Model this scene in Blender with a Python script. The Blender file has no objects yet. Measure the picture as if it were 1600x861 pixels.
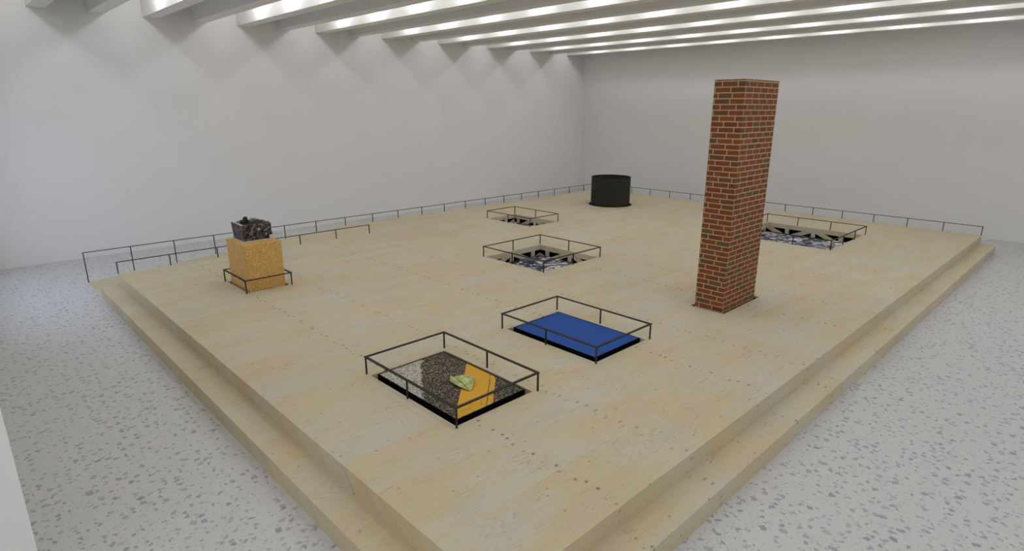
import bpy, bmesh, math, random
from mathutils import Vector, Matrix, noise
random.seed(7)
S = bpy.context.scene
COL = S.collection
ZP = 0.40            # top of the plywood platform above the gallery floor
CEIL = ZP + 5.02     # underside of the ceiling beams
XW, YW = 20.14, 16.65  # far wall, left wall
XE, YE = 18.14, 14.15  # far edges of the platform

# ------------------------------------------------------------------ node helpers
class N:
    def __init__(s, name):
        s.m = bpy.data.materials.new(name); s.m.use_nodes = True
        s.t = s.m.node_tree; s.b = s.t.nodes['Principled BSDF']
        s.b.inputs['Specular IOR Level'].default_value = 0.3
    def n(s, typ, ins=None, **kw):
        nd = s.t.nodes.new(typ)
        for k, v in kw.items(): setattr(nd, k, v)
        for k, v in (ins or {}).items():
            if isinstance(v, bpy.types.NodeSocket): s.t.links.new(v, nd.inputs[k])
            else: nd.inputs[k].default_value = v
        return nd
    def math(s, op, a, b=0.0, c=0.0, clamp=False):
        return s.n('ShaderNodeMath', {0: a, 1: b, 2: c}, operation=op, use_clamp=clamp).outputs[0]
    def mix(s, f, a, b, blend='MIX'):
        nd = s.t.nodes.new('ShaderNodeMix'); nd.data_type = 'RGBA'; nd.blend_type = blend
        for sock, v in ((nd.inputs[0], f), (nd.inputs[6], a), (nd.inputs[7], b)):
            if isinstance(v, bpy.types.NodeSocket): s.t.links.new(v, sock)
            else: sock.default_value = v if isinstance(v, (int, float)) else (*v[:3], 1)
        return nd.outputs[2]
    def ramp(s, f, stops, interp='LINEAR'):
        nd = s.t.nodes.new('ShaderNodeValToRGB'); nd.color_ramp.interpolation = interp
        e = nd.color_ramp.elements
        while len(e) < len(stops): e.new(0.5)
        for i, (p, c) in enumerate(stops):
            e[i].position = p; e[i].color = (*c, 1) if len(c) == 3 else c
        s.t.links.new(f, nd.inputs[0]); return nd.outputs[0]
    def pos(s): return s.n('ShaderNodeNewGeometry').outputs['Position']
    def out(s, col, rough=0.6, bump=None, bs=0.2, bd=0.002):
        if isinstance(col, bpy.types.NodeSocket): s.t.links.new(col, s.b.inputs['Base Color'])
        else: s.b.inputs['Base Color'].default_value = (*col[:3], 1)
        if isinstance(rough, bpy.types.NodeSocket): s.t.links.new(rough, s.b.inputs['Roughness'])
        else: s.b.inputs['Roughness'].default_value = rough
        if bump is not None:
            bn = s.n('ShaderNodeBump', {'Strength': bs, 'Distance': bd, 'Height': bump})
            s.t.links.new(bn.outputs[0], s.b.inputs['Normal'])
        return s.m

def srgb(r, g, b):
    f = lambda c: (c/255/12.92) if c/255 <= .04045 else ((c/255+.055)/1.055)**2.4
    return (f(r), f(g), f(b))

def sc(c, k): return tuple(x*k for x in c)

# ------------------------------------------------------------------ materials
def mat_paint(name, c, rough=0.85):
    q = N(name); p = q.pos()
    n1 = q.n('ShaderNodeTexNoise', {'Vector': p, 'Scale': 1.2, 'Detail': 4.0}).outputs[0]
    n2 = q.n('ShaderNodeTexNoise', {'Vector': p, 'Scale': 160.0, 'Detail': 2.0}).outputs[0]
    return q.out(q.mix(n1, sc(c, .985), sc(c, 1.015)), rough, n2, .08, .001)

def mat_wood(name, k=1.0, axis='XY'):
    """pale softwood plywood: grain along X, rows of small knots across the sheets"""
    q = N(name); p = q.pos()
    sep = q.n('ShaderNodeSeparateXYZ', {0: p}); X, Y, Z = sep.outputs
    Yp = q.math('SUBTRACT', Y, Z)
    v = q.n('ShaderNodeCombineXYZ', {0: X, 1: Yp, 2: 0.0}).outputs[0]
    # sheets 2.72 x 1.36
    su = q.math('FLOOR', q.math('DIVIDE', q.math('ADD', X, 0.66), 2.72))
    sv = q.math('FLOOR', q.math('DIVIDE', q.math('ADD', Yp, 0.2), 1.36))
    sheet = q.n('ShaderNodeTexWhiteNoise', {0: q.n('ShaderNodeCombineXYZ', {0: su, 1: sv, 2: 3.0}).outputs[0]}, noise_dimensions='3D').outputs[0]
    # grain: contour lines of a stretched noise
    warp = q.n('ShaderNodeTexNoise', {'Vector': v, 'Scale': 0.9, 'Detail': 2.0}).outputs[0]
    gv = q.n('ShaderNodeCombineXYZ', {0: q.math('MULTIPLY', X, 0.50), 1: q.math('ADD', q.math('MULTIPLY', Yp, 6.2), q.math('MULTIPLY', warp, .6)), 2: q.math('MULTIPLY', sheet, 0.0)}).outputs[0]
    field = q.n('ShaderNodeTexNoise', {'Vector': gv, 'Scale': 1.0, 'Detail': 1.5, 'Roughness': .45}).outputs[0]
    rings = q.math('FRACT', q.math('MULTIPLY', field, 26.0))
    line = q.ramp(rings, [(0.0, (0, 0, 0)), (.62, (.15, .15, .15)), (.86, (1, 1, 1)), (.97, (.1, .1, .1))])
    where = q.n('ShaderNodeTexNoise', {'Vector': q.n('ShaderNodeCombineXYZ', {0: q.math('MULTIPLY', X, 1.3), 1: q.math('MULTIPLY', Yp, 3.0), 2: 7.0}).outputs[0], 'Scale': 1.0, 'Detail': 3.0}).outputs[0]
    wmask = q.ramp(where, [(.42, (0, 0, 0)), (.66, (1, 1, 1))])
    line = q.math('MULTIPLY', line, q.math('ADD', .22, q.math('MULTIPLY', wmask, .78)))
    # fine fibres
    fib = q.n('ShaderNodeTexNoise', {'Vector': q.n('ShaderNodeCombineXYZ', {0: q.math('MULTIPLY', X, 5.0), 1: q.math('MULTIPLY', Yp, 120.0), 2: 1.0}).outputs[0], 'Scale': 1.0, 'Detail': 3.0}).outputs[0]
    # streaky tone: greyer, yellower and pinker veneers
    tone = q.n('ShaderNodeTexNoise', {'Vector': q.n('ShaderNodeCombineXYZ', {0: q.math('MULTIPLY', X, .7), 1: q.math('MULTIPLY', Yp, 2.4), 2: q.math('MULTIPLY', sheet, 9.0)}).outputs[0], 'Scale': 1.0, 'Detail': 3.0}).outputs[0]
    col = q.ramp(tone, [(.30, sc(srgb(200, 195, 174), k)), (.46, sc(srgb(204, 193, 166), k)), (.57, sc(srgb(203, 189, 153), k)), (.70, sc(srgb(205, 187, 160), k))])
    col = q.mix(q.math('MULTIPLY', line, .46), col, sc(srgb(148, 122, 76), k))
    col = q.mix(q.math('MULTIPLY', q.math('SUBTRACT', fib, .35, clamp=True), .35), col, sc(srgb(165, 148, 112), k))
    # knots: rows across the sheet at two places of every 2.72 m, and a few strays
    def row(x0_, half, kx, ky, seed, stops):
        w = q.math('MULTIPLY', q.math('SUBTRACT', q.math('FRACT', q.math('ADD', q.math('DIVIDE', q.math('SUBTRACT', X, x0_), 2.72), .5)), .5), 2.72)
        vv = q.n('ShaderNodeCombineXYZ', {0: q.math('ADD', q.math('MULTIPLY', w, kx), .5+seed), 1: q.math('MULTIPLY', Yp, ky), 2: 0.0}).outputs[0]
        vo = q.n('ShaderNodeTexVoronoi', {'Vector': vv, 'Scale': 1.0, 'Randomness': .55}, voronoi_dimensions='2D', feature='F1')
        keep = q.math('LESS_THAN', q.math('ABSOLUTE', w), half)
        gate = q.math('ADD', .5, q.math('MULTIPLY', q.n('ShaderNodeSeparateColor', {0: vo.outputs['Color']}).outputs[0], .8), clamp=True)
        return q.math('MULTIPLY', q.math('MULTIPLY', q.ramp(vo.outputs['Distance'], stops), keep), gate)
    rowk = q.math('MAXIMUM', row(3.41, .07, 7.0, 8.6, 0.0, [(.07, (1, 1, 1)), (.12, (.3, .3, .3)), (.24, (0, 0, 0))]),
                  q.math('MULTIPLY', row(4.44, .10, 4.6, 9.5, 20.0, [(.08, (1, 1, 1)), (.14, (.3, .3, .3)), (.22, (0, 0, 0))]), .55))
    vs = q.n('ShaderNodeTexVoronoi', {'Vector': v, 'Scale': 2.3, 'Randomness': 1.0}, voronoi_dimensions='2D', feature='F1')
    stray = q.ramp(vs.outputs['Distance'], [(.015, (1, 1, 1)), (.026, (.2, .2, .2)), (.05, (0, 0, 0))])
    kn = q.math('MAXIMUM', rowk, q.math('MULTIPLY', stray, .6))
    col = q.mix(q.math('MULTIPLY', kn, .85), col, sc(srgb(98, 74, 40), k))
    val = q.math('ADD', .975, q.math('MULTIPLY', sheet, .05))
    col = q.mix(1.0, col, q.n('ShaderNodeCombineColor', {0: val, 1: val, 2: val}).outputs[0], 'MULTIPLY')
    return q.out(col, .62, q.math('ADD', fib, q.math('MULTIPLY', line, -.5)), .06, .001)

def mat_terrazzo():
    """pale chip-pattern floor with blue-grey flecks of two sizes"""
    q = N('speckled_terrazzo'); p = q.pos()
    sep = q.n('ShaderNodeSeparateXYZ', {0: p}); X, Y, Z = sep.outputs
    base = srgb(204, 203, 199)
    wob = q.n('ShaderNodeTexNoise', {'Vector': p, 'Scale': 18.0, 'Detail': 2.0}, noise_dimensions='2D').outputs[1]
    pv = q.n('ShaderNodeVectorMath', {0: p, 1: q.n('ShaderNodeVectorMath', {0: wob, 1: (.07, .07, 0)}, operation='MULTIPLY').outputs[0]}, operation='ADD').outputs[0]
    def chips(scale, thr, soft, rnd):
        vo = q.n('ShaderNodeTexVoronoi', {'Vector': pv, 'Scale': scale, 'Randomness': 1.0}, voronoi_dimensions='2D', feature='F1')
        cellr = q.n('ShaderNodeSeparateColor', {0: vo.outputs['Color']})
        size = q.math('MULTIPLY', cellr.outputs[0], thr)
        d = q.math('SUBTRACT', size, vo.outputs['Distance'])
        return q.math('DIVIDE', q.math('ADD', d, soft*.3), soft, clamp=True), cellr.outputs[1]
    big, br = chips(12.5, .36, .06, 1)
    small, sr = chips(25.0, .34, .10, 1)
    tiny, tr = chips(52.0, .34, .15, 1)
    col = q.mix(q.math('MULTIPLY', tiny, .22), base, srgb(176, 170, 152))
    col = q.mix(q.math('MULTIPLY', small, q.math('MULTIPLY_ADD', sr, .3, .14)), col, srgb(150, 148, 146))
    col = q.mix(q.math('MULTIPLY', big, q.math('MULTIPLY_ADD', br, .35, .36)), col, srgb(128, 128, 142))
    return q.out(col, .55)

def mat_brick():
    q = N('red_brick'); p = q.pos()
    sep = q.n('ShaderNodeSeparateXYZ', {0: p}); X, Y, Z = sep.outputs
    s_ = q.math('ADD', q.math('SUBTRACT', q.math('SUBTRACT', X, 8.21), q.math('SUBTRACT', Y, 3.92)), 5.06)
    wob = q.n('ShaderNodeTexNoise', {'Vector': p, 'Scale': 14.0, 'Detail': 2.0}).outputs[0]
    zz = q.math('ADD', q.math('SUBTRACT', Z, ZP-.394), q.math('MULTIPLY', wob, .004))
    v = q.n('ShaderNodeCombineXYZ', {0: s_, 1: zz, 2: 0.0}).outputs[0]
    br = q.n('ShaderNodeTexBrick', {'Vector': v, 'Color1': (0, 0, 0, 1), 'Color2': (1, 1, 1, 1), 'Mortar': (.5, .5, .5, 1), 'Scale': 1.0,
        'Mortar Size': .0075, 'Mortar Smooth': .15, 'Bias': 0.0, 'Brick Width': .236, 'Row Height': .0783}, offset=.43, offset_frequency=2, squash=.9, squash_frequency=5)
    tone = q.ramp(br.outputs['Color'], [(0.0, srgb(104, 82, 54)), (.10, srgb(108, 72, 48)), (.25, srgb(124, 66, 42)), (.6, srgb(134, 66, 41)), (.8, srgb(108, 60, 42)), (1.0, srgb(144, 74, 46))])
    n1 = q.n('ShaderNodeTexNoise', {'Vector': p, 'Scale': 60.0, 'Detail': 4.0, 'Roughness': .7}).outputs[0]
    n2 = q.n('ShaderNodeTexNoise', {'Vector': p, 'Scale': 11.0, 'Detail': 2.0}).outputs[0]
    tone = q.mix(q.ramp(n1, [(.45, (0, 0, 0)), (.75, (.55, .55, .55))]), tone, srgb(84, 62, 46))
    tone = q.mix(q.ramp(n2, [(.5, (0, 0, 0)), (.75, (.4, .4, .4))]), tone, srgb(116, 92, 58))
    mort = q.mix(n1, srgb(164, 149, 106), srgb(188, 172, 126))
    col = q.mix(br.outputs['Fac'], tone, mort)
    h = q.math('SUBTRACT', q.math('MULTIPLY', n1, .3), br.outputs['Fac'])
    return q.out(col, .85, h, .4, .004)

def mat_cork():
    q = N('cork'); p = q.pos()
    n1 = q.n('ShaderNodeTexVoronoi', {'Vector': p, 'Scale': 75.0}).outputs['Color']
    g = q.n('ShaderNodeSeparateColor', {0: n1}).outputs[0]
    n2 = q.n('ShaderNodeTexNoise', {'Vector': p, 'Scale': 30.0, 'Detail': 4.0}).outputs[0]
    col = q.ramp(g, [(0, srgb(190, 148, 80)), (.4, srgb(214, 172, 102)), (.75, srgb(226, 188, 120)), (1, srgb(204, 162, 90))])
    col = q.mix(q.ramp(n2, [(.45, (0, 0, 0)), (.72, (.6, .6, .6))]), col, srgb(176, 132, 70))
    return q.out(col, .85, g, .25, .002)

def mat_plain(name, c, rough=.5, spec=.3, metal=0.0):
    q = N(name); p = q.pos()
    n1 = q.n('ShaderNodeTexNoise', {'Vector': p, 'Scale': 25.0, 'Detail': 3.0}).outputs[0]
    q.b.inputs['Specular IOR Level'].default_value = spec
    q.b.inputs['Metallic'].default_value = metal
    return q.out(q.mix(n1, sc(c, .93), sc(c, 1.07)), rough)

def mat_road():
    """asphalt with a worn white marking on one side and a yellow stripe crossing it at 45 degrees"""
    q = N('road_surface'); p = q.pos()
    sep = q.n('ShaderNodeSeparateXYZ', {0: p}); X, Y, Z = sep.outputs
    gr = q.n('ShaderNodeTexVoronoi', {'Vector': p, 'Scale': 82.0}).outputs['Color']
    g = q.n('ShaderNodeSeparateColor', {0: gr}).outputs[0]
    nz = q.n('ShaderNodeTexNoise', {'Vector': p, 'Scale': 9.0, 'Detail': 5.0, 'Roughness': .6}).outputs[0]
    nz2 = q.n('ShaderNodeTexNoise', {'Vector': p, 'Scale': 3.0, 'Detail': 2.0}).outputs[0]
    asph = q.ramp(g, [(0, srgb(26, 23, 18)), (.4, srgb(66, 60, 50)), (.75, srgb(102, 94, 78)), (.97, srgb(160, 150, 126))])
    asph = q.mix(q.ramp(nz2, [(.5, (0, 0, 0)), (.7, (.35, .35, .35))]), asph, srgb(74, 50, 38))
    whit = q.ramp(g, [(0, srgb(96, 90, 74)), (.35, srgb(158, 153, 136)), (.7, srgb(196, 191, 172)), (1, srgb(216, 211, 194))])
    yel = q.mix(nz, srgb(224, 172, 56), srgb(206, 156, 52))
    yel = q.mix(q.ramp(q.n('ShaderNodeTexNoise', {'Vector': p, 'Scale': 70.0, 'Detail': 3.0}).outputs[0], [(.55, (0, 0, 0)), (.7, (.5, .5, .5))]), yel, srgb(170, 112, 34))
    wob = q.math('MULTIPLY', q.math('SUBTRACT', nz, .5), .16)
    D = q.math('SUBTRACT', Y, X)
    # white side
    dw = q.math('ADD', q.math('SUBTRACT', Y, q.math('MULTIPLY', X, 1.42)), q.math('MULTIPLY', wob, 2.2))
    mw = q.math('DIVIDE', q.math('SUBTRACT', dw, .12), .03, clamp=True)
    # yellow stripe
    a = q.math('DIVIDE', q.math('SUBTRACT', .955, D), .012, clamp=True)
    fine = q.math('MULTIPLY', q.math('SUBTRACT', nz, .5), .10)
    b = q.math('DIVIDE', q.math('SUBTRACT', q.math('ADD', D, fine), .432), .01, clamp=True)
    my = q.math('MULTIPLY', a, b)
    crack = q.math('ABSOLUTE', q.math('SUBTRACT', q.math('ADD', D, q.math('MULTIPLY', wob, .35)), .525))
    mc = q.math('DIVIDE', q.math('SUBTRACT', .011, crack), .006, clamp=True)
    vc = q.n('ShaderNodeTexVoronoi', {'Vector': q.n('ShaderNodeVectorMath', {0: p, 1: (1.0, 1.0, 1.0)}, operation='MULTIPLY').outputs[0], 'Scale': 5.0}, feature='DISTANCE_TO_EDGE').outputs['Distance']
    mc2 = q.math('MULTIPLY', q.math('DIVIDE', q.math('SUBTRACT', .012, vc), .008, clamp=True), q.math('LESS_THAN', q.math('ADD', X, Y), 7.9))
    my = q.math('MULTIPLY', my, q.math('SUBTRACT', 1.0, q.math('MULTIPLY', q.math('MAXIMUM', mc, q.math('MULTIPLY', mc2, .7)), .85)))
    col = q.mix(mw, asph, whit)
    col = q.mix(my, col, yel)
    return q.out(col, .95, g, .3, .003)

def mat_mosaic():
    """grey and white stone photographs: angular patches of marbled greys and slate blues"""
    q = N('marbled_stone_print'); p = q.pos()
    warp = q.n('ShaderNodeTexNoise', {'Vector': p, 'Scale': 3.0, 'Detail': 3.0}).outputs[1]
    pv = q.n('ShaderNodeVectorMath', {0: p, 1: q.n('ShaderNodeVectorMath', {0: warp, 1: (.16, .16, 0)}, operation='MULTIPLY').outputs[0]}, operation='ADD').outputs[0]
    vo = q.n('ShaderNodeTexVoronoi', {'Vector': p, 'Scale': 2.3, 'Randomness': .55}, voronoi_dimensions='2D', distance='CHEBYCHEV')
    cell = q.n('ShaderNodeSeparateColor', {0: vo.outputs['Color']})
    n1 = q.n('ShaderNodeTexNoise', {'Vector': pv, 'Scale': 8.0, 'Detail': 6.0, 'Roughness': .62}).outputs[0]
    t = q.math('ADD', q.math('ADD', q.math('MULTIPLY', q.math('SUBTRACT', n1, .5), 2.9), .56), q.math('MULTIPLY', q.math('SUBTRACT', cell.outputs[0], .5), .34))
    col = q.ramp(t, [(.30, srgb(24, 25, 30)), (.46, srgb(80, 82, 88)), (.6, srgb(128, 128, 132)), (.74, srgb(190, 188, 188)), (.86, srgb(238, 234, 230))])
    col = q.mix(q.math('MULTIPLY', cell.outputs[1], .30), col, srgb(84, 92, 122))
    seam = q.n('ShaderNodeTexVoronoi', {'Vector': p, 'Scale': 2.3, 'Randomness': .55}, voronoi_dimensions='2D', feature='DISTANCE_TO_EDGE').outputs['Distance']
    col = q.mix(q.math('DIVIDE', q.math('SUBTRACT', .03, seam), .03, clamp=True), col, srgb(40, 42, 48))
    return q.out(col, .8)

def mat_scrap():
    q = N('crushed_black_and_grey_metal'); p = q.pos()
    warp = q.n('ShaderNodeTexNoise', {'Vector': p, 'Scale': 7.0, 'Detail': 3.0}).outputs[1]
    pv = q.n('ShaderNodeVectorMath', {0: p, 1: q.n('ShaderNodeVectorMath', {0: warp, 1: (.25, .25, .25)}, operation='MULTIPLY').outputs[0]}, operation='ADD').outputs[0]
    n1 = q.n('ShaderNodeTexNoise', {'Vector': pv, 'Scale': 16.0, 'Detail': 6.0, 'Roughness': .75, 'Distortion': 1.2}).outputs[0]
    col = q.ramp(n1, [(.45, srgb(14, 15, 17)), (.52, srgb(44, 46, 50)), (.575, srgb(104, 104, 100)), (.62, srgb(172, 164, 148)), (.74, srgb(220, 212, 196))])
    n2 = q.n('ShaderNodeTexNoise', {'Vector': pv, 'Scale': 8.0, 'Detail': 2.0}).outputs[1]
    c2 = q.n('ShaderNodeSeparateColor', {0: n2})
    col = q.mix(q.ramp(c2.outputs[0], [(.52, (0, 0, 0)), (.68, (.5, .5, .5))]), col, srgb(128, 92, 84))
    col = q.mix(q.ramp(c2.outputs[1], [(.55, (0, 0, 0)), (.7, (.5, .5, .5))]), col, srgb(48, 58, 92))
    return q.out(col, .45, n1, .5, .01)

def mat_leaf():
    q = N('dry_green_leaf'); p = q.pos()
    n1 = q.n('ShaderNodeTexNoise', {'Vector': p, 'Scale': 18.0, 'Detail': 4.0}).outputs[0]
    col = q.ramp(n1, [(.3, srgb(140, 146, 88)), (.5, srgb(176, 182, 116)), (.7, srgb(206, 208, 146))])
    return q.out(col, .6, n1, .2, .003)

M = dict(
    wall=mat_paint('warm_white_wall_paint', srgb(229, 227, 223)),
    ceil=mat_paint('white_ceiling_paint', srgb(230, 228, 221)),
    beam=mat_paint('white_beam_paint', srgb(226, 224, 217), .6),
    floor=mat_terrazzo(),
    wood=mat_wood('pale_plywood'),
    brick=mat_brick(), cork=mat_cork(), road=mat_road(), mosaic=mat_mosaic(), scrap=mat_scrap(), leaf=mat_leaf(),
    rail=mat_plain('dark_bronze_steel', srgb(44, 40, 32), .6, .25),
    black=mat_plain('matt_black_paint', srgb(7, 7, 7), .9, .05),
    drum=mat_plain('black_felt', srgb(52, 50, 45), .85, .15),
    blue=mat_plain('deep_blue_gloss', srgb(22, 74, 150), .5, .12),
    cream=mat_plain('cream_paper', srgb(205, 192, 160), .7),
    pale=mat_plain('pale_resin', srgb(208, 200, 184), .5),
    red=mat_plain('rust_red_leaf', srgb(150, 74, 50), .7),
    rib=mat_plain('dark_leaf_rib', srgb(96, 96, 58), .7),
    dark=mat_plain('black_rubber', srgb(22, 22, 23), .6),
    grey=mat_plain('grey_sheet_metal', srgb(84, 84, 82), .4, .5),
    frame=mat_plain('white_window_frame', srgb(225, 225, 222), .5),
)
def mat_glass():
    q = N('clear_window_glass')
    tr = q.n('ShaderNodeBsdfTransparent', {'Color': (.97, .98, .98, 1)}).outputs[0]
    gl = q.n('ShaderNodeBsdfGlossy', {'Roughness': .02}).outputs[0]
    mx = q.n('ShaderNodeMixShader', {0: .06, 1: tr, 2: gl}).outputs[0]
    q.t.links.new(mx, q.t.nodes['Material Output'].inputs[0])
    return q.m
M['glass'] = mat_glass()

# ------------------------------------------------------------------ mesh helpers
def box(bm, x0, x1, y0, y1, z0, z1):
    vs = [bm.verts.new((x, y, z)) for z in (z0, z1) for y in (y0, y1) for x in (x0, x1)]
    for f in ((0, 2, 3, 1), (4, 5, 7, 6), (0, 1, 5, 4), (2, 6, 7, 3), (0, 4, 6, 2), (1, 3, 7, 5)):
        bm.faces.new([vs[i] for i in f])
    return vs
def prism(bm, pts, z0, z1):
    a = [bm.verts.new((x, y, z0)) for x, y in pts]; b = [bm.verts.new((x, y, z1)) for x, y in pts]
    n = len(pts)
    bm.faces.new(a[::-1]); bm.faces.new(b)
    for i in range(n): bm.faces.new((a[i], a[(i+1) % n], b[(i+1) % n], b[i]))
def link(name, bm, mat, parent=None, smooth=False, bevel=0.0):
    bmesh.ops.recalc_face_normals(bm, faces=bm.faces[:])
    me = bpy.data.meshes.new(name); bm.to_mesh(me); bm.free()
    if smooth:
        for p in me.polygons: p.use_smooth = True
    me.materials.append(mat)
    o = bpy.data.objects.new(name, me); COL.objects.link(o)
    if parent is not None:
        o.parent = parent
        if parent.type == 'EMPTY': o.location = -parent.location    # meshes are written in world space
    if bevel:
        md = o.modifiers.new('bevel', 'BEVEL'); md.width = bevel; md.segments = 2; md.limit_method = 'ANGLE'
    return o
def B(*boxes):
    bm = bmesh.new()
    for b in boxes: box(bm, *b)
    return bm
def tag(o, label=None, cat=None, group=None, kind=None):
    if label: o['label'] = label
    if cat: o['category'] = cat
    if group: o['group'] = group
    if kind: o['kind'] = kind
    return o
def thing(name, label, cat, loc, group=None):
    o = bpy.data.objects.new(name, None); COL.objects.link(o)
    o.location = loc; o.empty_display_size = .2
    return tag(o, label, cat, group)
def struct(name, bm, mat, parent=None):
    o = link(name, bm, mat, parent)
    if parent is None: o['kind'] = 'structure'
    return o

# ------------------------------------------------------------------ room shell
WP = 40.0            # power of each fill light behind the windows added in the right wall
XB, YR = -4.0, -7.0     # behind and to the right of the viewpoint
struct('floor', B((XB, XW+.3, YR-.3, YW+.3, -.2, 0)), M['floor'])
struct('wall_left', B((-.3, XW+.3, YW, YW+.3, 0, CEIL+1.2)), M['wall'])
struct('wall_far', B((XW, XW+.3, YR, YW, 0, CEIL+1.2)), M['wall'])
RW = [(5.0, 10.8), (12.0, 17.8)]; RZ0, RZ1 = 1.2, 4.6
bs = [(XB, XW+.3, YR-.3, YR, 0, RZ0), (XB, XW+.3, YR-.3, YR, RZ1, CEIL+1.2)]
edges = [XB] + [v for w in RW for v in w] + [XW+.3]
for i in range(0, len(edges), 2): bs.append((edges[i], edges[i+1], YR-.3, YR, RZ0, RZ1))
struct('wall_right', B(*bs), M['wall'])
for i, (a_, b_) in enumerate(RW):
    fr = [(a_, a_+.07, YR-.2, YR-.12, RZ0, RZ1), (b_-.07, b_, YR-.2, YR-.12, RZ0, RZ1), (a_, b_, YR-.2, YR-.12, RZ0, RZ0+.07), (a_, b_, YR-.2, YR-.12, RZ1-.07, RZ1), ((a_+b_)/2-.03, (a_+b_)/2+.03, YR-.2, YR-.12, RZ0, RZ1)]
    wn = struct('window_%d' % (i+2), B(*fr), M['frame'])  # unseen windows, added to even out the light on the walls
    struct('window_pane', B((a_+.06, b_-.06, YR-.17, YR-.16, RZ0+.06, RZ1-.06)), M['glass'], wn)
    dl = bpy.data.lights.new('window_daylight', 'AREA'); dl.shape = 'RECTANGLE'; dl.size = b_-a_; dl.size_y = RZ1-RZ0; dl.energy = WP; dl.color = (1.0, .965, .92)  # soft fill shining in through the added right-hand windows
    do = bpy.data.objects.new('window_daylight', dl); do.location = ((a_+b_)/2, YR-.5, (RZ0+RZ1)/2)
    do.rotation_euler = (math.radians(90), 0, 0); COL.objects.link(do)
BZ0, BZ1, BY0, BY1 = 1.2, 4.6, -5.6, 3.8
struct('wall_back', B((XB-.3, XB, YR-.3, 4.6, 0, BZ0), (XB-.3, XB, YR-.3, 4.6, BZ1, CEIL+1.2), (XB-.3, XB, YR-.3, BY0, BZ0, BZ1), (XB-.3, XB, BY1, 4.6, BZ0, BZ1)), M['wall'])
wn = struct('window_4', B((XB-.2, XB-.12, BY0, BY0+.07, BZ0, BZ1), (XB-.2, XB-.12, BY1-.07, BY1, BZ0, BZ1), (XB-.2, XB-.12, BY0, BY1, BZ0, BZ0+.07), (XB-.2, XB-.12, BY0, BY1, BZ1-.07, BZ1), (XB-.2, XB-.12, -.93, -.87, BZ0, BZ1)), M['frame'])  # unseen back windows, added to brighten the far wall and risers
struct('window_pane', B((XB-.17, XB-.16, BY0+.06, BY1-.06, BZ0+.06, BZ1-.06)), M['glass'], wn)
dl = bpy.data.lights.new('window_daylight', 'AREA'); dl.shape = 'RECTANGLE'; dl.size = BZ1-BZ0; dl.size_y = BY1-BY0; dl.energy = 190; dl.color = (1.0, .965, .92)  # fill light for the added back windows
do = bpy.data.objects.new('window_daylight', dl); do.location = (XB-.5, (BY0+BY1)/2, (BZ0+BZ1)/2)
do.rotation_euler = (0, math.radians(-90), 0); COL.objects.link(do)
# the wall running away beside the camera: its face is at x = 0 from y = 4.6 on, with unseen glazing added near the far end for its bluish light
WY0, WY1, WZ0, WZ1 = 11.6, 15.4, .6, 3.6
struct('wall_near', B((-.3, 0, 4.6, WY0, 0, CEIL+1.2), (-.3, 0, WY1, YW, 0, CEIL+1.2), (-.3, 0, WY0, WY1, 0, WZ0), (-.3, 0, WY0, WY1, WZ1, CEIL+1.2),
                      (XB-.3, -.3, 4.6, 4.9, 0, CEIL+1.2)), M['wall'])
wf = struct('window_1', B((-.22, -.14, WY0, WY0+.06, WZ0, WZ1), (-.22, -.14, WY1-.06, WY1, WZ0, WZ1), (-.22, -.14, WY0, WY1, WZ0, WZ0+.06), (-.22, -.14, WY0, WY1, WZ1-.06, WZ1),
                          (-.22, -.14, 13.47, 13.53, WZ0, WZ1)), M['frame'])
struct('window_pane', B((-.19, -.18, WY0+.05, WY1-.05, WZ0+.05, WZ1-.05)), M['glass'], wf)
BD = .95
ceiling = struct('ceiling', B((XB, XW+.3, YR-.3, YW+.3, CEIL+BD, CEIL+BD+.2)), M['ceil'])
P0, PITCH, BW = 1.95, 1.068, .32
beams = []
for k in range(-5, 17):
    x = P0 + PITCH*k
    y1 = YW - .012
    y1 = 4.59 if x < 0 and x+BW < -.3 else y1
    if x < 0 < x+BW or (-.3 < x < 0): y1 = 4.59
    struct('beam', B((x, x+BW, YR, y1, CEIL, CEIL+BD)), M['beam'], ceiling)

# ------------------------------------------------------------------ lamps in every other coffer
def lamp(name, loc, power, size=.06, col=(.855, .885, 1.0)):
    l = bpy.data.lights.new(name, 'POINT'); l.energy = power; l.shadow_soft_size = size; l.color = col
    o = bpy.data.objects.new(name, l); o.location = loc; COL.objects.link(o)
LP = 12.6
for k in range(-5, 16):
    if k % 2 == 0: continue
    x = P0 + PITCH*k + BW + (PITCH-BW)*.56
    for j in range(0, 13):
        y = 15.08 - 1.7*j
        if x < 0.1 and y > 1.5: continue
        lamp('coffer_lamp', (x, y, CEIL+.32), LP)
# bluish fill light added outside the unseen glazing beside the camera
al = bpy.data.lights.new('window_daylight', 'AREA'); al.shape = 'RECTANGLE'; al.size = 3.8; al.size_y = 3.0; al.energy = 100; al.color = (.66, .76, 1.0)
ao = bpy.data.objects.new('window_daylight', al); ao.location = (-.9, (WY0+WY1)/2, (WZ0+WZ1)/2 + .3)
ao.rotation_euler = (0, math.radians(-80), 0); COL.objects.link(ao)

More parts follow.
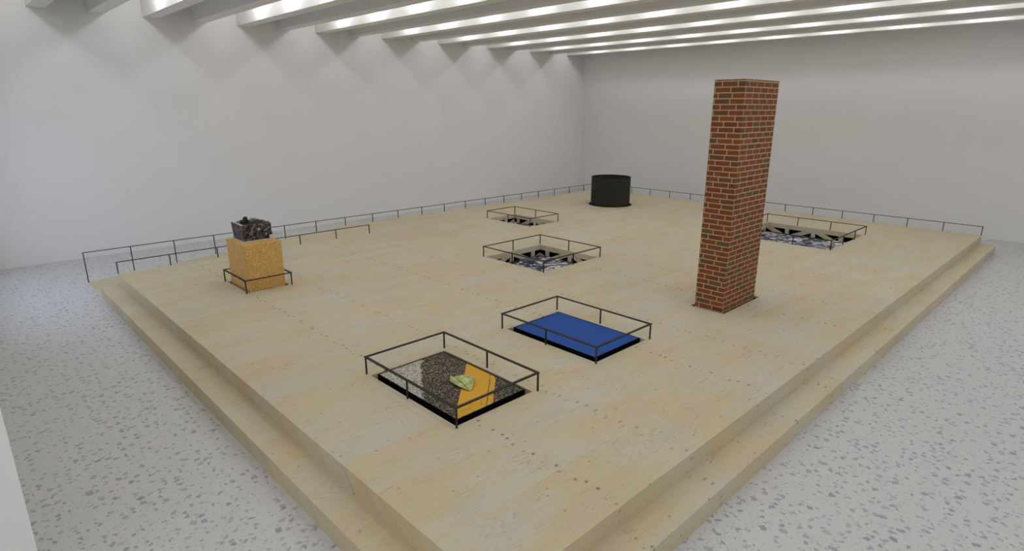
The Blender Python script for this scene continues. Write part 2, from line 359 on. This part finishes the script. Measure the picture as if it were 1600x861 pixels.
# ------------------------------------------------------------------ platform
HOLES = dict(road=(3.185, 4.255, 4.10, 5.68), blue=(5.365, 6.435, 4.10, 5.68), square=(7.925, 9.575, 7.385, 9.03),
             small=(10.93, 11.95, 10.68, 12.32), big=(13.79, 16.08, 4.285, 6.64), tower=(8.165, 9.395, 3.87, 4.43),
             plinth=(3.37, 4.09, 9.91, 10.84))
def plate(rects, holes, z1, th):
    xs = sorted({v for r in rects for v in r[:2]} | {v for h in holes for v in h[:2]})
    ys = sorted({v for r in rects for v in r[2:]} | {v for h in holes for v in h[2:]})
    ins = lambda x, y, r: r[0] < x < r[1] and r[2] < y < r[3]
    bm = bmesh.new(); vd = {}
    V = lambda x, y: vd.setdefault((x, y), None) or vd.__setitem__((x, y), bm.verts.new((x, y, z1))) or vd[(x, y)]
    for i in range(len(xs)-1):
        for j in range(len(ys)-1):
            cx, cy = (xs[i]+xs[i+1])/2, (ys[j]+ys[j+1])/2
            if any(ins(cx, cy, r) for r in rects) and not any(ins(cx, cy, h) for h in holes):
                bm.faces.new((V(xs[i], ys[j]), V(xs[i+1], ys[j]), V(xs[i+1], ys[j+1]), V(xs[i], ys[j+1])))
    ex = bmesh.ops.extrude_face_region(bm, geom=bm.faces[:])
    for v in [g for g in ex['geom'] if isinstance(g, bmesh.types.BMVert)]: v.co.z -= th
    return bm
plat = thing('plywood_platform', 'large stepped pale plywood platform with ramp and square openings filling the gallery floor', 'platform', (2.06, 2.26, 0))
X0, Y0, XT, YT, YRMP, XR = 2.06, 2.26, 1.75, 1.945, 12.82, 7.41
link('deck', plate([(X0, XE, Y0, YRMP), (XR, XE, YRMP, YE)], list(HOLES.values()), ZP, .03), M['wood'], plat)
# boards closing the sides of the upper level
link('upper_riser', B((X0, X0+.02, Y0, YRMP, .18, ZP-.03)), M['wood'], plat)
link('upper_riser', B((X0+.02, XE, Y0, Y0+.02, .18, ZP-.03)), M['wood'], plat)
link('side_board', B((XE-.02, XE, Y0+.02, YE, 0, ZP-.03)), M['wood'], plat)
link('side_board', B((XR, XE-.02, YE-.02, YE, 0, ZP-.03)), M['wood'], plat)
bm = bmesh.new(); prism(bm, [(XT, YT), (XE, YT), (XE, Y0), (X0, Y0), (X0, YRMP), (XT, YRMP)], ZP-.23, ZP-.2)
link('lower_tread', bm, M['wood'], plat)
link('lower_riser', B((XT, XT+.02, YT, YRMP, 0, ZP-.23)), M['wood'], plat)
link('lower_riser', B((XT+.02, XE, YT, YT+.02, 0, ZP-.23), (XE-.02, XE, YT+.02, Y0, 0, ZP-.23)), M['wood'], plat)
bm = bmesh.new()
a = [bm.verts.new(v) for v in ((XT, YRMP, .004), (XR, YRMP, ZP), (XR, YE, ZP), (XT, YE, .004))]
b = [bm.verts.new(v) for v in ((XT, YRMP, 0), (XR, YRMP, 0), (XR, YE, 0), (XT, YE, 0))]
bm.faces.new(a); bm.faces.new(b[::-1])
for i in range(4): bm.faces.new((a[i], b[i], b[(i+1) % 4], a[(i+1) % 4]))
link('ramp', bm, M['wood'], plat)
# linings and shafts of the filled openings
for key in ('road', 'blue'):
    x0, x1, y0, y1 = HOLES[key]; z0, z1 = ZP-.10, ZP-.03
    link('opening_ledge', plate([(x0-.02, x1+.02, y0-.02, y1+.02)], [(x0+.027, x1-.089, y0+.027, y1-.102)], ZP-.10, .02), M['wood'], plat)  # plate added in the gap to bounce light onto the lining
    link('opening_lining', B((x0-.02, x0, y0-.02, y1+.02, z0, z1), (x1, x1+.02, y0-.02, y1+.02, z0, z1), (x0, x1, y0-.02, y0, z0, z1), (x0, x1, y1, y1+.02, z0, z1)), M['wood'], plat)
for key in ('tower', 'plinth'):
    x0, x1, y0, y1 = HOLES[key]; z0, z1 = .002, ZP-.03
    link('shaft_lining', B((x0-.02, x0, y0-.02, y1+.02, z0, z1), (x1, x1+.02, y0-.02, y1+.02, z0, z1), (x0, x1, y0-.02, y0, z0, z1), (x0, x1, y1, y1+.02, z0, z1)), M['black'], plat)  # black colour stands in for the shade down in these gaps
# timber trusses that show round the open pits
TZ = ZP - .235
def truss(axis, c, out, lo, hi, firstA):
    """axis 'x': wall in the plane x = c facing the pit; out = +1/-1 the side away from the pit"""
    t0, t1 = (c, c+.035*out) if out > 0 else (c+.035*out, c)
    def bx(a0, a1, z0, z1): return (t0, t1, a0, a1, z0, z1) if axis == 'x' else (a0, a1, t0, t1, z0, z1)
    top = link('fascia', B(bx(lo, hi, ZP-.112, ZP-.03)), M['wood'], plat)
    sp = .667
    k0 = math.ceil((lo-firstA-.05)/sp) - 1; k1 = math.floor((hi-firstA+.05)/sp) + 1
    for k in range(k0, k1+1):
        p = firstA + k*sp
        a0, a1 = max(lo, p-.05), min(hi, p+.05)
        if a1 - a0 > .02: link('post', B(bx(a0, a1, .03, ZP-.112)), M['wood'], top)
    for k in range(k0, k1):
        pa, pb = firstA + k*sp, firstA + (k+1)*sp
        za, zb = ((ZP-.345), (ZP-.055)) if k % 2 == 0 else ((ZP-.055), (ZP-.345))
        c0, c1 = max(lo, pa+.05), min(hi, pb-.05)
        if c1 - c0 < .03: continue
        f = lambda s: za + (zb-za)*(s-pa)/(pb-pa)
        bm = bmesh.new(); hw = .056
        # polygon of the brace clipped between the fascia and the foot
        n = 12; ups, dns = [], []
        for i in range(n+1):
            s = c0 + (c1-c0)*i/n
            ups.append((s, min(f(s)+hw, ZP-.112))); dns.append((s, max(min(f(s)-hw, ZP-.1125), .02)))
        for i in range(n):
            if ups[i][1]-dns[i][1] < .002 and ups[i+1][1]-dns[i+1][1] < .002: continue
            q4 = [dns[i], dns[i+1], ups[i+1], ups[i]]
            va = [bm.verts.new((t0+.004, s, z) if axis == 'x' else (s, t0+.004, z)) for s, z in q4]
            vb = [bm.verts.new((t1-.004, s, z) if axis == 'x' else (s, t1-.004, z)) for s, z in q4]
            bm.faces.new(va); bm.faces.new(vb[::-1])
            for j in range(4): bm.faces.new((va[j], vb[j], vb[(j+1) % 4], va[(j+1) % 4]))
        bmesh.ops.remove_doubles(bm, verts=bm.verts[:], dist=1e-5)
        link('brace', bm, M['wood'], top)
def pit(key, ax, ay):
    x0, x1, y0, y1 = HOLES[key]
    truss('x', x1, 1, y0, y1, ax); truss('x', x0, -1, y0, y1, ax)
    truss('y', y1, 1, x0, x1, ay); truss('y', y0, -1, x0, x1, ay)
    g, z0, z1 = .30, .004, ZP-.032
    link('dark_backing', B((x0-g, x0-g+.01, y0-g, y1+g, z0, z1), (x1+g-.01, x1+g, y0-g, y1+g, z0, z1), (x0-g, x1+g, y0-g, y0-g+.01, z0, z1), (x0-g, x1+g, y1+g-.01, y1+g, z0, z1),  # black sheets standing in for the darkness under the deck
                           (x0-g, x1+g, y0-g, y0-.036, z0, z0+.01), (x0-g, x1+g, y1+.036, y1+g, z0, z0+.01), (x0-g, x0-.036, y0, y1, z0, z0+.01), (x1+.036, x1+g, y0, y1, z0, z0+.01)), M['black'], plat)
pit('square', 8.82, 9.35); pit('small', 12.18, 11.62); pit('big', 6.11, 13.95)
for key, lab in (('square', 'grey and white marbled stone print lying at the bottom of the square pit'),
                 ('small', 'dark marbled stone print lying at the bottom of the small far pit'),
                 ('big', 'wide slate and white marbled stone print in the big pit behind the brick pillar')):
    x0, x1, y0, y1 = HOLES[key]; e = .004
    tag(link('stone_print', B((x0+e, x1-e, y0+e, y1-e, 0.002, TZ)), M['mosaic']), lab, 'floor artwork', 'stone prints in the open pits')

# ------------------------------------------------------------------ barriers
RH = .226
def post_bm(x, y, z0, z1, s=.008): return B((x-s, x+s, y-s, y+s, z0, z1))
def barrier(label, x0, x1, y0, y1, nx, ny):
    t = thing('low_barrier', label, 'barrier', ((x0+x1)/2, (y0+y1)/2, ZP), 'low dark metal barriers round the openings')
    w, h = .016, .012; z1 = ZP+RH; z0 = z1-h
    bm = plate([(x0-w, x1+w, y0-w, y1+w)], [(x0+w, x1-w, y0+w, y1-w)], z1, h)
    link('top_rail', bm, M['rail'], t)
    pts = []
    for i in range(nx+1):
        for y in (y0, y1): pts.append((x0+(x1-x0)*i/nx, y))
    for j in range(1, ny):
        for x in (x0, x1): pts.append((x, y0+(y1-y0)*j/ny))
    for x, y in pts: link('post', post_bm(x, y, ZP, z0), M['rail'], t)
barrier('low dark metal barrier framing the asphalt and yellow stripe panel', 3.165, 4.303, 4.066, 5.742, 1, 2)
barrier('low dark metal barrier framing the blue panel', 5.332, 6.486, 4.069, 5.743, 1, 2)
barrier('low dark square metal barrier round the middle pit, two bays each side', 7.90, 9.615, 7.355, 9.075, 2, 2)
barrier('low dark metal barrier round the small far pit', 10.90, 11.98, 10.65, 12.345, 1, 2)
barrier('largest low metal barrier, round the wide pit behind the brick pillar', 13.745, 16.13, 4.255, 6.685, 3, 3)
barrier('small low metal barrier round the foot of the cork plinth', 3.335, 4.118, 9.875, 10.88, 1, 1)

def ramp_z(x): return max(0.004, min(ZP, ZP*(x-XT)/(XR-XT)))
t = thing('edge_railing', 'longest thin dark railing, rising from the ramp foot along the left edge of the platform', 'railing', (XT, YE, 0))
w, h = .012, .012
xa, xb, ya, yb = XT+.012, XE-.012, Y0+.012, YE-.012
link('top_rail', B((xa-w, xb+w, yb-w, yb+w, ZP+RH-h, ZP+RH)), M['rail'], t)
for i in range(21):
    x = xa + (xb-xa)*i/20
    link('post', post_bm(x, yb, ramp_z(x), ZP+RH-h), M['rail'], t)
t = thing('edge_railing', 'thin dark railing on the far short edge of the platform, facing the far wall', 'railing', (XE, Y0, ZP))
link('top_rail', B((xb-w, xb+w, ya-w, yb-w-.001, ZP+RH-h, ZP+RH)), M['rail'], t)
for i in range(15):
    y = ya + (yb-ya)*i/15
    link('post', post_bm(xb, y, ZP, ZP+RH-h), M['rail'], t)
t = thing('ramp_railing', 'short thin dark railing between the platform deck and the ramp, ending behind the cork plinth', 'railing', (X0, YRMP, ZP))
xa, xb = X0+.012, XR
link('top_rail', B((xa-w, xb+w, YRMP-.012-w, YRMP-.012+w, ZP+RH-h, ZP+RH)), M['rail'], t)
for i in range(7): link('post', post_bm(xa+(xb-xa)*i/6, YRMP-.012, ZP, ZP+RH-h), M['rail'], t)

# ------------------------------------------------------------------ panels in the openings
def panel(label, key, mat, name):
    x0, x1, y0, y1 = HOLES[key]; top = ZP+.042; b = .015
    x0 += .028; x1 -= .09; y0 += .028; y1 -= .103
    t = thing(name, label, 'floor artwork', ((x0+x1)/2, (y0+y1)/2, 0.0))
    link('black_case', B((x0, x1, y0, y1, 0.0, top-.004)), M['black'], t)
    link('rim', plate([(x0, x1, y0, y1)], [(x0+b, x1-b, y0+b, y1-b)], top, .004), M['black'], t)
    link('face', B((x0+b, x1-b, y0+b, y1-b, top-.004, top-.001)), mat, t)
    return t
panel('black cased slab of asphalt with white and yellow road markings, sunk in the deck', 'road', M['road'], 'road_slab')
panel('black cased plain blue panel sunk in the deck', 'blue', M['blue'], 'blue_panel')

# leaf resting on the asphalt
LO = [(3.789, 4.948), (3.738, 4.905), (3.715, 4.86), (3.685, 4.845), (3.678, 4.80), (3.655, 4.785), (3.667, 4.745), (3.656, 4.70), (3.668, 4.629), (3.689, 4.548), (3.708, 4.505), (3.774, 4.541), (3.852, 4.606), (3.892, 4.665), (3.905, 4.766), (3.873, 4.868), (3.813, 4.915)]
lt = thing('fallen_leaf', 'dry yellow green curled leaf lying where the asphalt meets the yellow stripe', 'leaf', (3.77, 4.72, ZP+.042))
def leaf_z(x, y):
    # distance from the midrib line
    ax, ay, bx_, by_ = 3.79, 4.93, 3.70, 4.52
    dx, dy = bx_-ax, by_-ay; L = math.hypot(dx, dy)
    s = ((x-ax)*dx+(y-ay)*dy)/L; d = ((x-ax)*dy-(y-ay)*dx)/L
    return ZP+.047 + .9*d*d + .022*math.sin(max(0, s)*7) + .004*math.sin(x*90+y*60)
bm = bmesh.new()
cx, cy = 3.765, 4.72; rings = []
for r in (0.0, .25, .5, .75, 1.0):
    if r == 0: rings.append([bm.verts.new((cx, cy, leaf_z(cx, cy)))]); continue
    rings.append([bm.verts.new((cx+(x-cx)*r, cy+(y-cy)*r, leaf_z(cx+(x-cx)*r, cy+(y-cy)*r))) for x, y in LO])
n = len(LO)
for i in range(n): bm.faces.new((rings[0][0], rings[1][i], rings[1][(i+1) % n]))
for k in range(1, 4):
    for i in range(n): bm.faces.new((rings[k][i], rings[k+1][i], rings[k+1][(i+1) % n], rings[k][(i+1) % n]))
lb = link('blade', bm, M['leaf'], lt, smooth=True)
md = lb.modifiers.new('thick', 'SOLIDIFY'); md.thickness = .003
def tube(bm, pts, rads, seg=8):
    rs = []
    for i, p in enumerate(pts):
        p = Vector(p); a = Vector(pts[max(0, i-1)]); b = Vector(pts[min(len(pts)-1, i+1)])
        d = (b-a).normalized(); u = d.cross(Vector((0, 0, 1)))
        if u.length < 1e-3: u = d.cross(Vector((1, 0, 0)))
        u.normalize(); v = d.cross(u)
        rs.append([bm.verts.new(p + (u*math.cos(2*math.pi*k/seg)+v*math.sin(2*math.pi*k/seg))*rads[i]) for k in range(seg)])
    for i in range(len(rs)-1):
        for k in range(seg): bm.faces.new((rs[i][k], rs[i][(k+1) % seg], rs[i+1][(k+1) % seg], rs[i+1][k]))
    bm.faces.new(rs[0][::-1]); bm.faces.new(rs[-1])
bm = bmesh.new()
pts = [(3.825, 4.985), (3.80, 4.95), (3.785, 4.88), (3.76, 4.78), (3.735, 4.67), (3.715, 4.58), (3.705, 4.53)]
tube(bm, [(x, y, leaf_z(x, y)+.002) for x, y in pts], [.003, .005, .005, .0045, .004, .003, .002])
link('midrib', bm, M['rib'], lt)
# small red scrap of leaf
bm = bmesh.new(); prism(bm, [(3.352, 4.60), (3.338, 4.57), (3.352, 4.535), (3.362, 4.50), (3.374, 4.49), (3.372, 4.54), (3.366, 4.58)], ZP+.0405, ZP+.046)
o = link('red_leaf_scrap', bm, M['red']); tag(o, 'tiny rust red leaf scrap on the asphalt near its front corner', 'leaf')

# ------------------------------------------------------------------ brick pillar
bm = bmesh.new()
XA, XB2, YA, YB2, ZT = 8.21, 9.308, 3.925, 4.377, ZP+3.386
box(bm, XA, XB2, YA, YB2, 0.0, ZT)
tag(link('brick_pillar', bm, M['brick']), 'tall rectangular red brick pillar standing up through the plywood deck', 'pillar')

# ------------------------------------------------------------------ cork plinth and crushed bale
PX0, PX1, PY0, PY1, PZ = 3.415, 4.045, 9.965, 10.80, ZP+.79
bm = B((PX0, PX1, PY0, PY1, 0.0, PZ))
tag(link('cork_plinth', bm, M['cork'], bevel=.008), 'brown cork block plinth carrying a crushed black metal bale', 'plinth')

bale = thing('crushed_metal_bale', 'crushed block of black and grey scrap on top of the cork plinth', 'sculpture', (3.76, 10.47, PZ))
link('base_sheet', B((3.50, 4.06, 10.215, 10.74, PZ, PZ+.014)), M['pale'], bale)
bx0, bx1, by0, by1, bz0, bz1 = 3.515, 4.01, 10.235, 10.73, PZ+.014, PZ+.285
bm = bmesh.new(); bmesh.ops.create_cube(bm, size=1.0)
bmesh.ops.subdivide_edges(bm, edges=bm.edges[:], cuts=22, use_grid_fill=True)
for v in bm.verts:
    p = v.co.copy()
    w_ = Vector((bx0+(p.x+.5)*(bx1-bx0), by0+(p.y+.5)*(by1-by0), bz0+(p.z+.5)*(bz1-bz0)))
    n1 = noise.multi_fractal(w_*9, 1.0, 2.0, 4); n2 = noise.noise(w_*28)
    d = (n1-1.0)*.011 + n2*.007
    nrm = Vector((p.x if abs(p.x) > .49 else 0, p.y if abs(p.y) > .49 else 0, p.z if abs(p.z) > .49 else 0))
    if nrm.length: nrm.normalize()
    if p.z > .49: d += .010*math.sin(w_.x*31)*math.cos(w_.y*27)
    if p.z < -.49: d = 0
    # block leans in a little towards its base
    k = (p.z+.5)
    w_ += nrm*d
    w_.x += (1-k)*.012*(-1 if p.x > 0 else 1)*2*abs(p.x)
    v.co = w_
for v in bm.verts: v.co.z = max(v.co.z, bz0)
link('crushed_body', bm, M['scrap'], bale, smooth=False)
# crumpled strips lying on top
def strip(pts, wd, th, mat, name):
    bm = bmesh.new(); prev = None
    for i, p in enumerate(pts):
        p = Vector(p); a = Vector(pts[max(0, i-1)]); b = Vector(pts[min(len(pts)-1, i+1)])
        d = (b-a).normalized(); u = d.cross(Vector((0, 0, 1))).normalized()*wd/2; nn = u.cross(d).normalized()*th/2
        cur = [bm.verts.new(p+u+nn), bm.verts.new(p-u+nn), bm.verts.new(p-u-nn), bm.verts.new(p+u-nn)]
        if prev:
            for k in range(4): bm.faces.new((prev[k], prev[(k+1) % 4], cur[(k+1) % 4], cur[k]))
        else: bm.faces.new(cur[::-1])
        prev = cur
    bm.faces.new(prev)
    return link(name, bm, mat, bale)
zt = bz1
strip([(3.53, 10.70, zt+.004), (3.528, 10.6, zt+.008), (3.53, 10.48, zt+.006), (3.528, 10.36, zt+.004), (3.53, 10.27, zt+.002)], .03, .012, M['cream'], 'cream_edge_strip')
# dark coil standing up at the left end of the top
bm = bmesh.new()
cyl = []
for i in range(13):
    a = math.pi*i/12 - .1
    cyl.append((3.60+.01*i, 10.47-.075*math.cos(a), zt+.0+.085*math.sin(a)))
tube(bm, cyl, [.03+.008*math.sin(i*1.7) for i in range(13)], 8)
box(bm, 3.59, 3.68, 10.42, 10.52, zt-.01, zt+.055)
link('dark_coil', bm, M['dark'], bale)
for i, (a, b, c_, lift, wd) in enumerate([((3.66, 10.50), (3.78, 10.40), (3.92, 10.36), .05, .06), ((3.70, 10.62), (3.80, 10.50), (3.95, 10.47), .055, .05), ((3.60, 10.36), (3.72, 10.30), (3.88, 10.29), .025, .05),
                                          ((3.74, 10.45), (3.84, 10.35), (3.98, 10.32), .035, .045)]):
    pts = []
    for k in range(9):
        s = k/8; x = (1-s)**2*a[0]+2*s*(1-s)*b[0]+s*s*c_[0]; y = (1-s)**2*a[1]+2*s*(1-s)*b[1]+s*s*c_[1]
        pts.append((x, y, zt+.006+lift*math.sin(math.pi*s)+.006*math.sin(k*2.3+i)))
    strip(pts, wd, .006, M['dark'] if i % 2 == 0 else M['grey'], 'crumpled_strip')
# pale lumps showing in the crushed face
def lump(c, r, mat, name):
    bm = bmesh.new(); bmesh.ops.create_icosphere(bm, subdivisions=2, radius=1.0)
    for v in bm.verts:
        k = 1+.25*noise.noise(v.co*2+Vector(c)*5)
        v.co = Vector((c[0]+v.co.x*r[0]*k, c[1]+v.co.y*r[1]*k, c[2]+v.co.z*r[2]*k))
    link(name, bm, mat, bale, smooth=True)
lump((3.79, 10.232, PZ+.20), (.018, .012, .022), M['cream'], 'cream_lump')
lump((3.985, 10.245, PZ+.055), (.045, .02, .045), M['pale'], 'pale_lump')

# ------------------------------------------------------------------ black drum
DX, DY, DR, DH = 15.52, 11.56, .62, .885
drum = thing('black_drum', 'open topped black cylinder standing at the far corner of the deck', 'cylinder', (DX, DY, ZP))
def lathe(prof, seg=96):
    bm = bmesh.new(); rs = []
    for r, z in prof: rs.append([bm.verts.new((DX+r*math.cos(2*math.pi*k/seg), DY+r*math.sin(2*math.pi*k/seg), ZP+z)) for k in range(seg)])
    for i in range(len(rs)):
        j = (i+1) % len(rs)
        for k in range(seg): bm.faces.new((rs[i][k], rs[i][(k+1) % seg], rs[j][(k+1) % seg], rs[j][k]))
    return bm
link('shell', lathe([(DR, .012), (DR, DH), (DR-.018, DH), (DR-.018, .012)]), M['drum'], drum, smooth=False)
link('foot_ring', lathe([(DR-.01, 0), (DR+.066, 0), (DR+.066, .006), (DR+.02, .014), (DR-.01, .014)]), M['black'], drum)  # black ring stands in for the dark gap round the drum
link('inner_floor', lathe([(DR-.019, DH-.14), (.001, DH-.14), (.001, DH-.15), (DR-.019, DH-.15)]), M['black'], drum)

# ------------------------------------------------------------------ world, camera, output
wd_ = bpy.data.worlds.new('gallery_world'); S.world = wd_; wd_.use_nodes = True
wd_.node_tree.nodes['Background'].inputs[0].default_value = (.35, .5, 1.0, 1)
wd_.node_tree.nodes['Background'].inputs[1].default_value = .6

f, yaw, pitch, roll = 923.2286, .8051096, .2765023, .0010284
fw = Vector((math.cos(yaw)*math.cos(pitch), math.sin(yaw)*math.cos(pitch), -math.sin(pitch)))
r = fw.cross(Vector((0, 0, 1))).normalized(); u = r.cross(fw)
c, s = math.cos(roll), math.sin(roll)
r2 = r*c+u*s; u2 = -r*s+u*c
cd = bpy.data.cameras.new('camera'); cam = bpy.data.objects.new('camera', cd); COL.objects.link(cam)
cd.sensor_fit = 'HORIZONTAL'; cd.sensor_width = 36; cd.lens = f/1600*36; cd.clip_start = .02; cd.clip_end = 200
mw = Matrix((r2, u2, -fw)).transposed().to_4x4(); mw.translation = Vector((0.0, 0.0, ZP+3.0))
cam.matrix_world = mw
S.camera = cam
S.view_settings.view_transform = 'Standard'; S.view_settings.look = 'None'
S.view_settings.exposure = -0.07; S.view_settings.gamma = 1; S.view_settings.use_curve_mapping = False
S.cycles.use_denoising = True
S.cycles.max_bounces = 10; S.cycles.diffuse_bounces = 8; S.cycles.glossy_bounces = 3; S.cycles.transmission_bounces = 4
S.cycles.sample_clamp_indirect = 4.0; S.cycles.caustics_reflective = False; S.cycles.caustics_refractive = False
S.cycles.use_light_tree = True
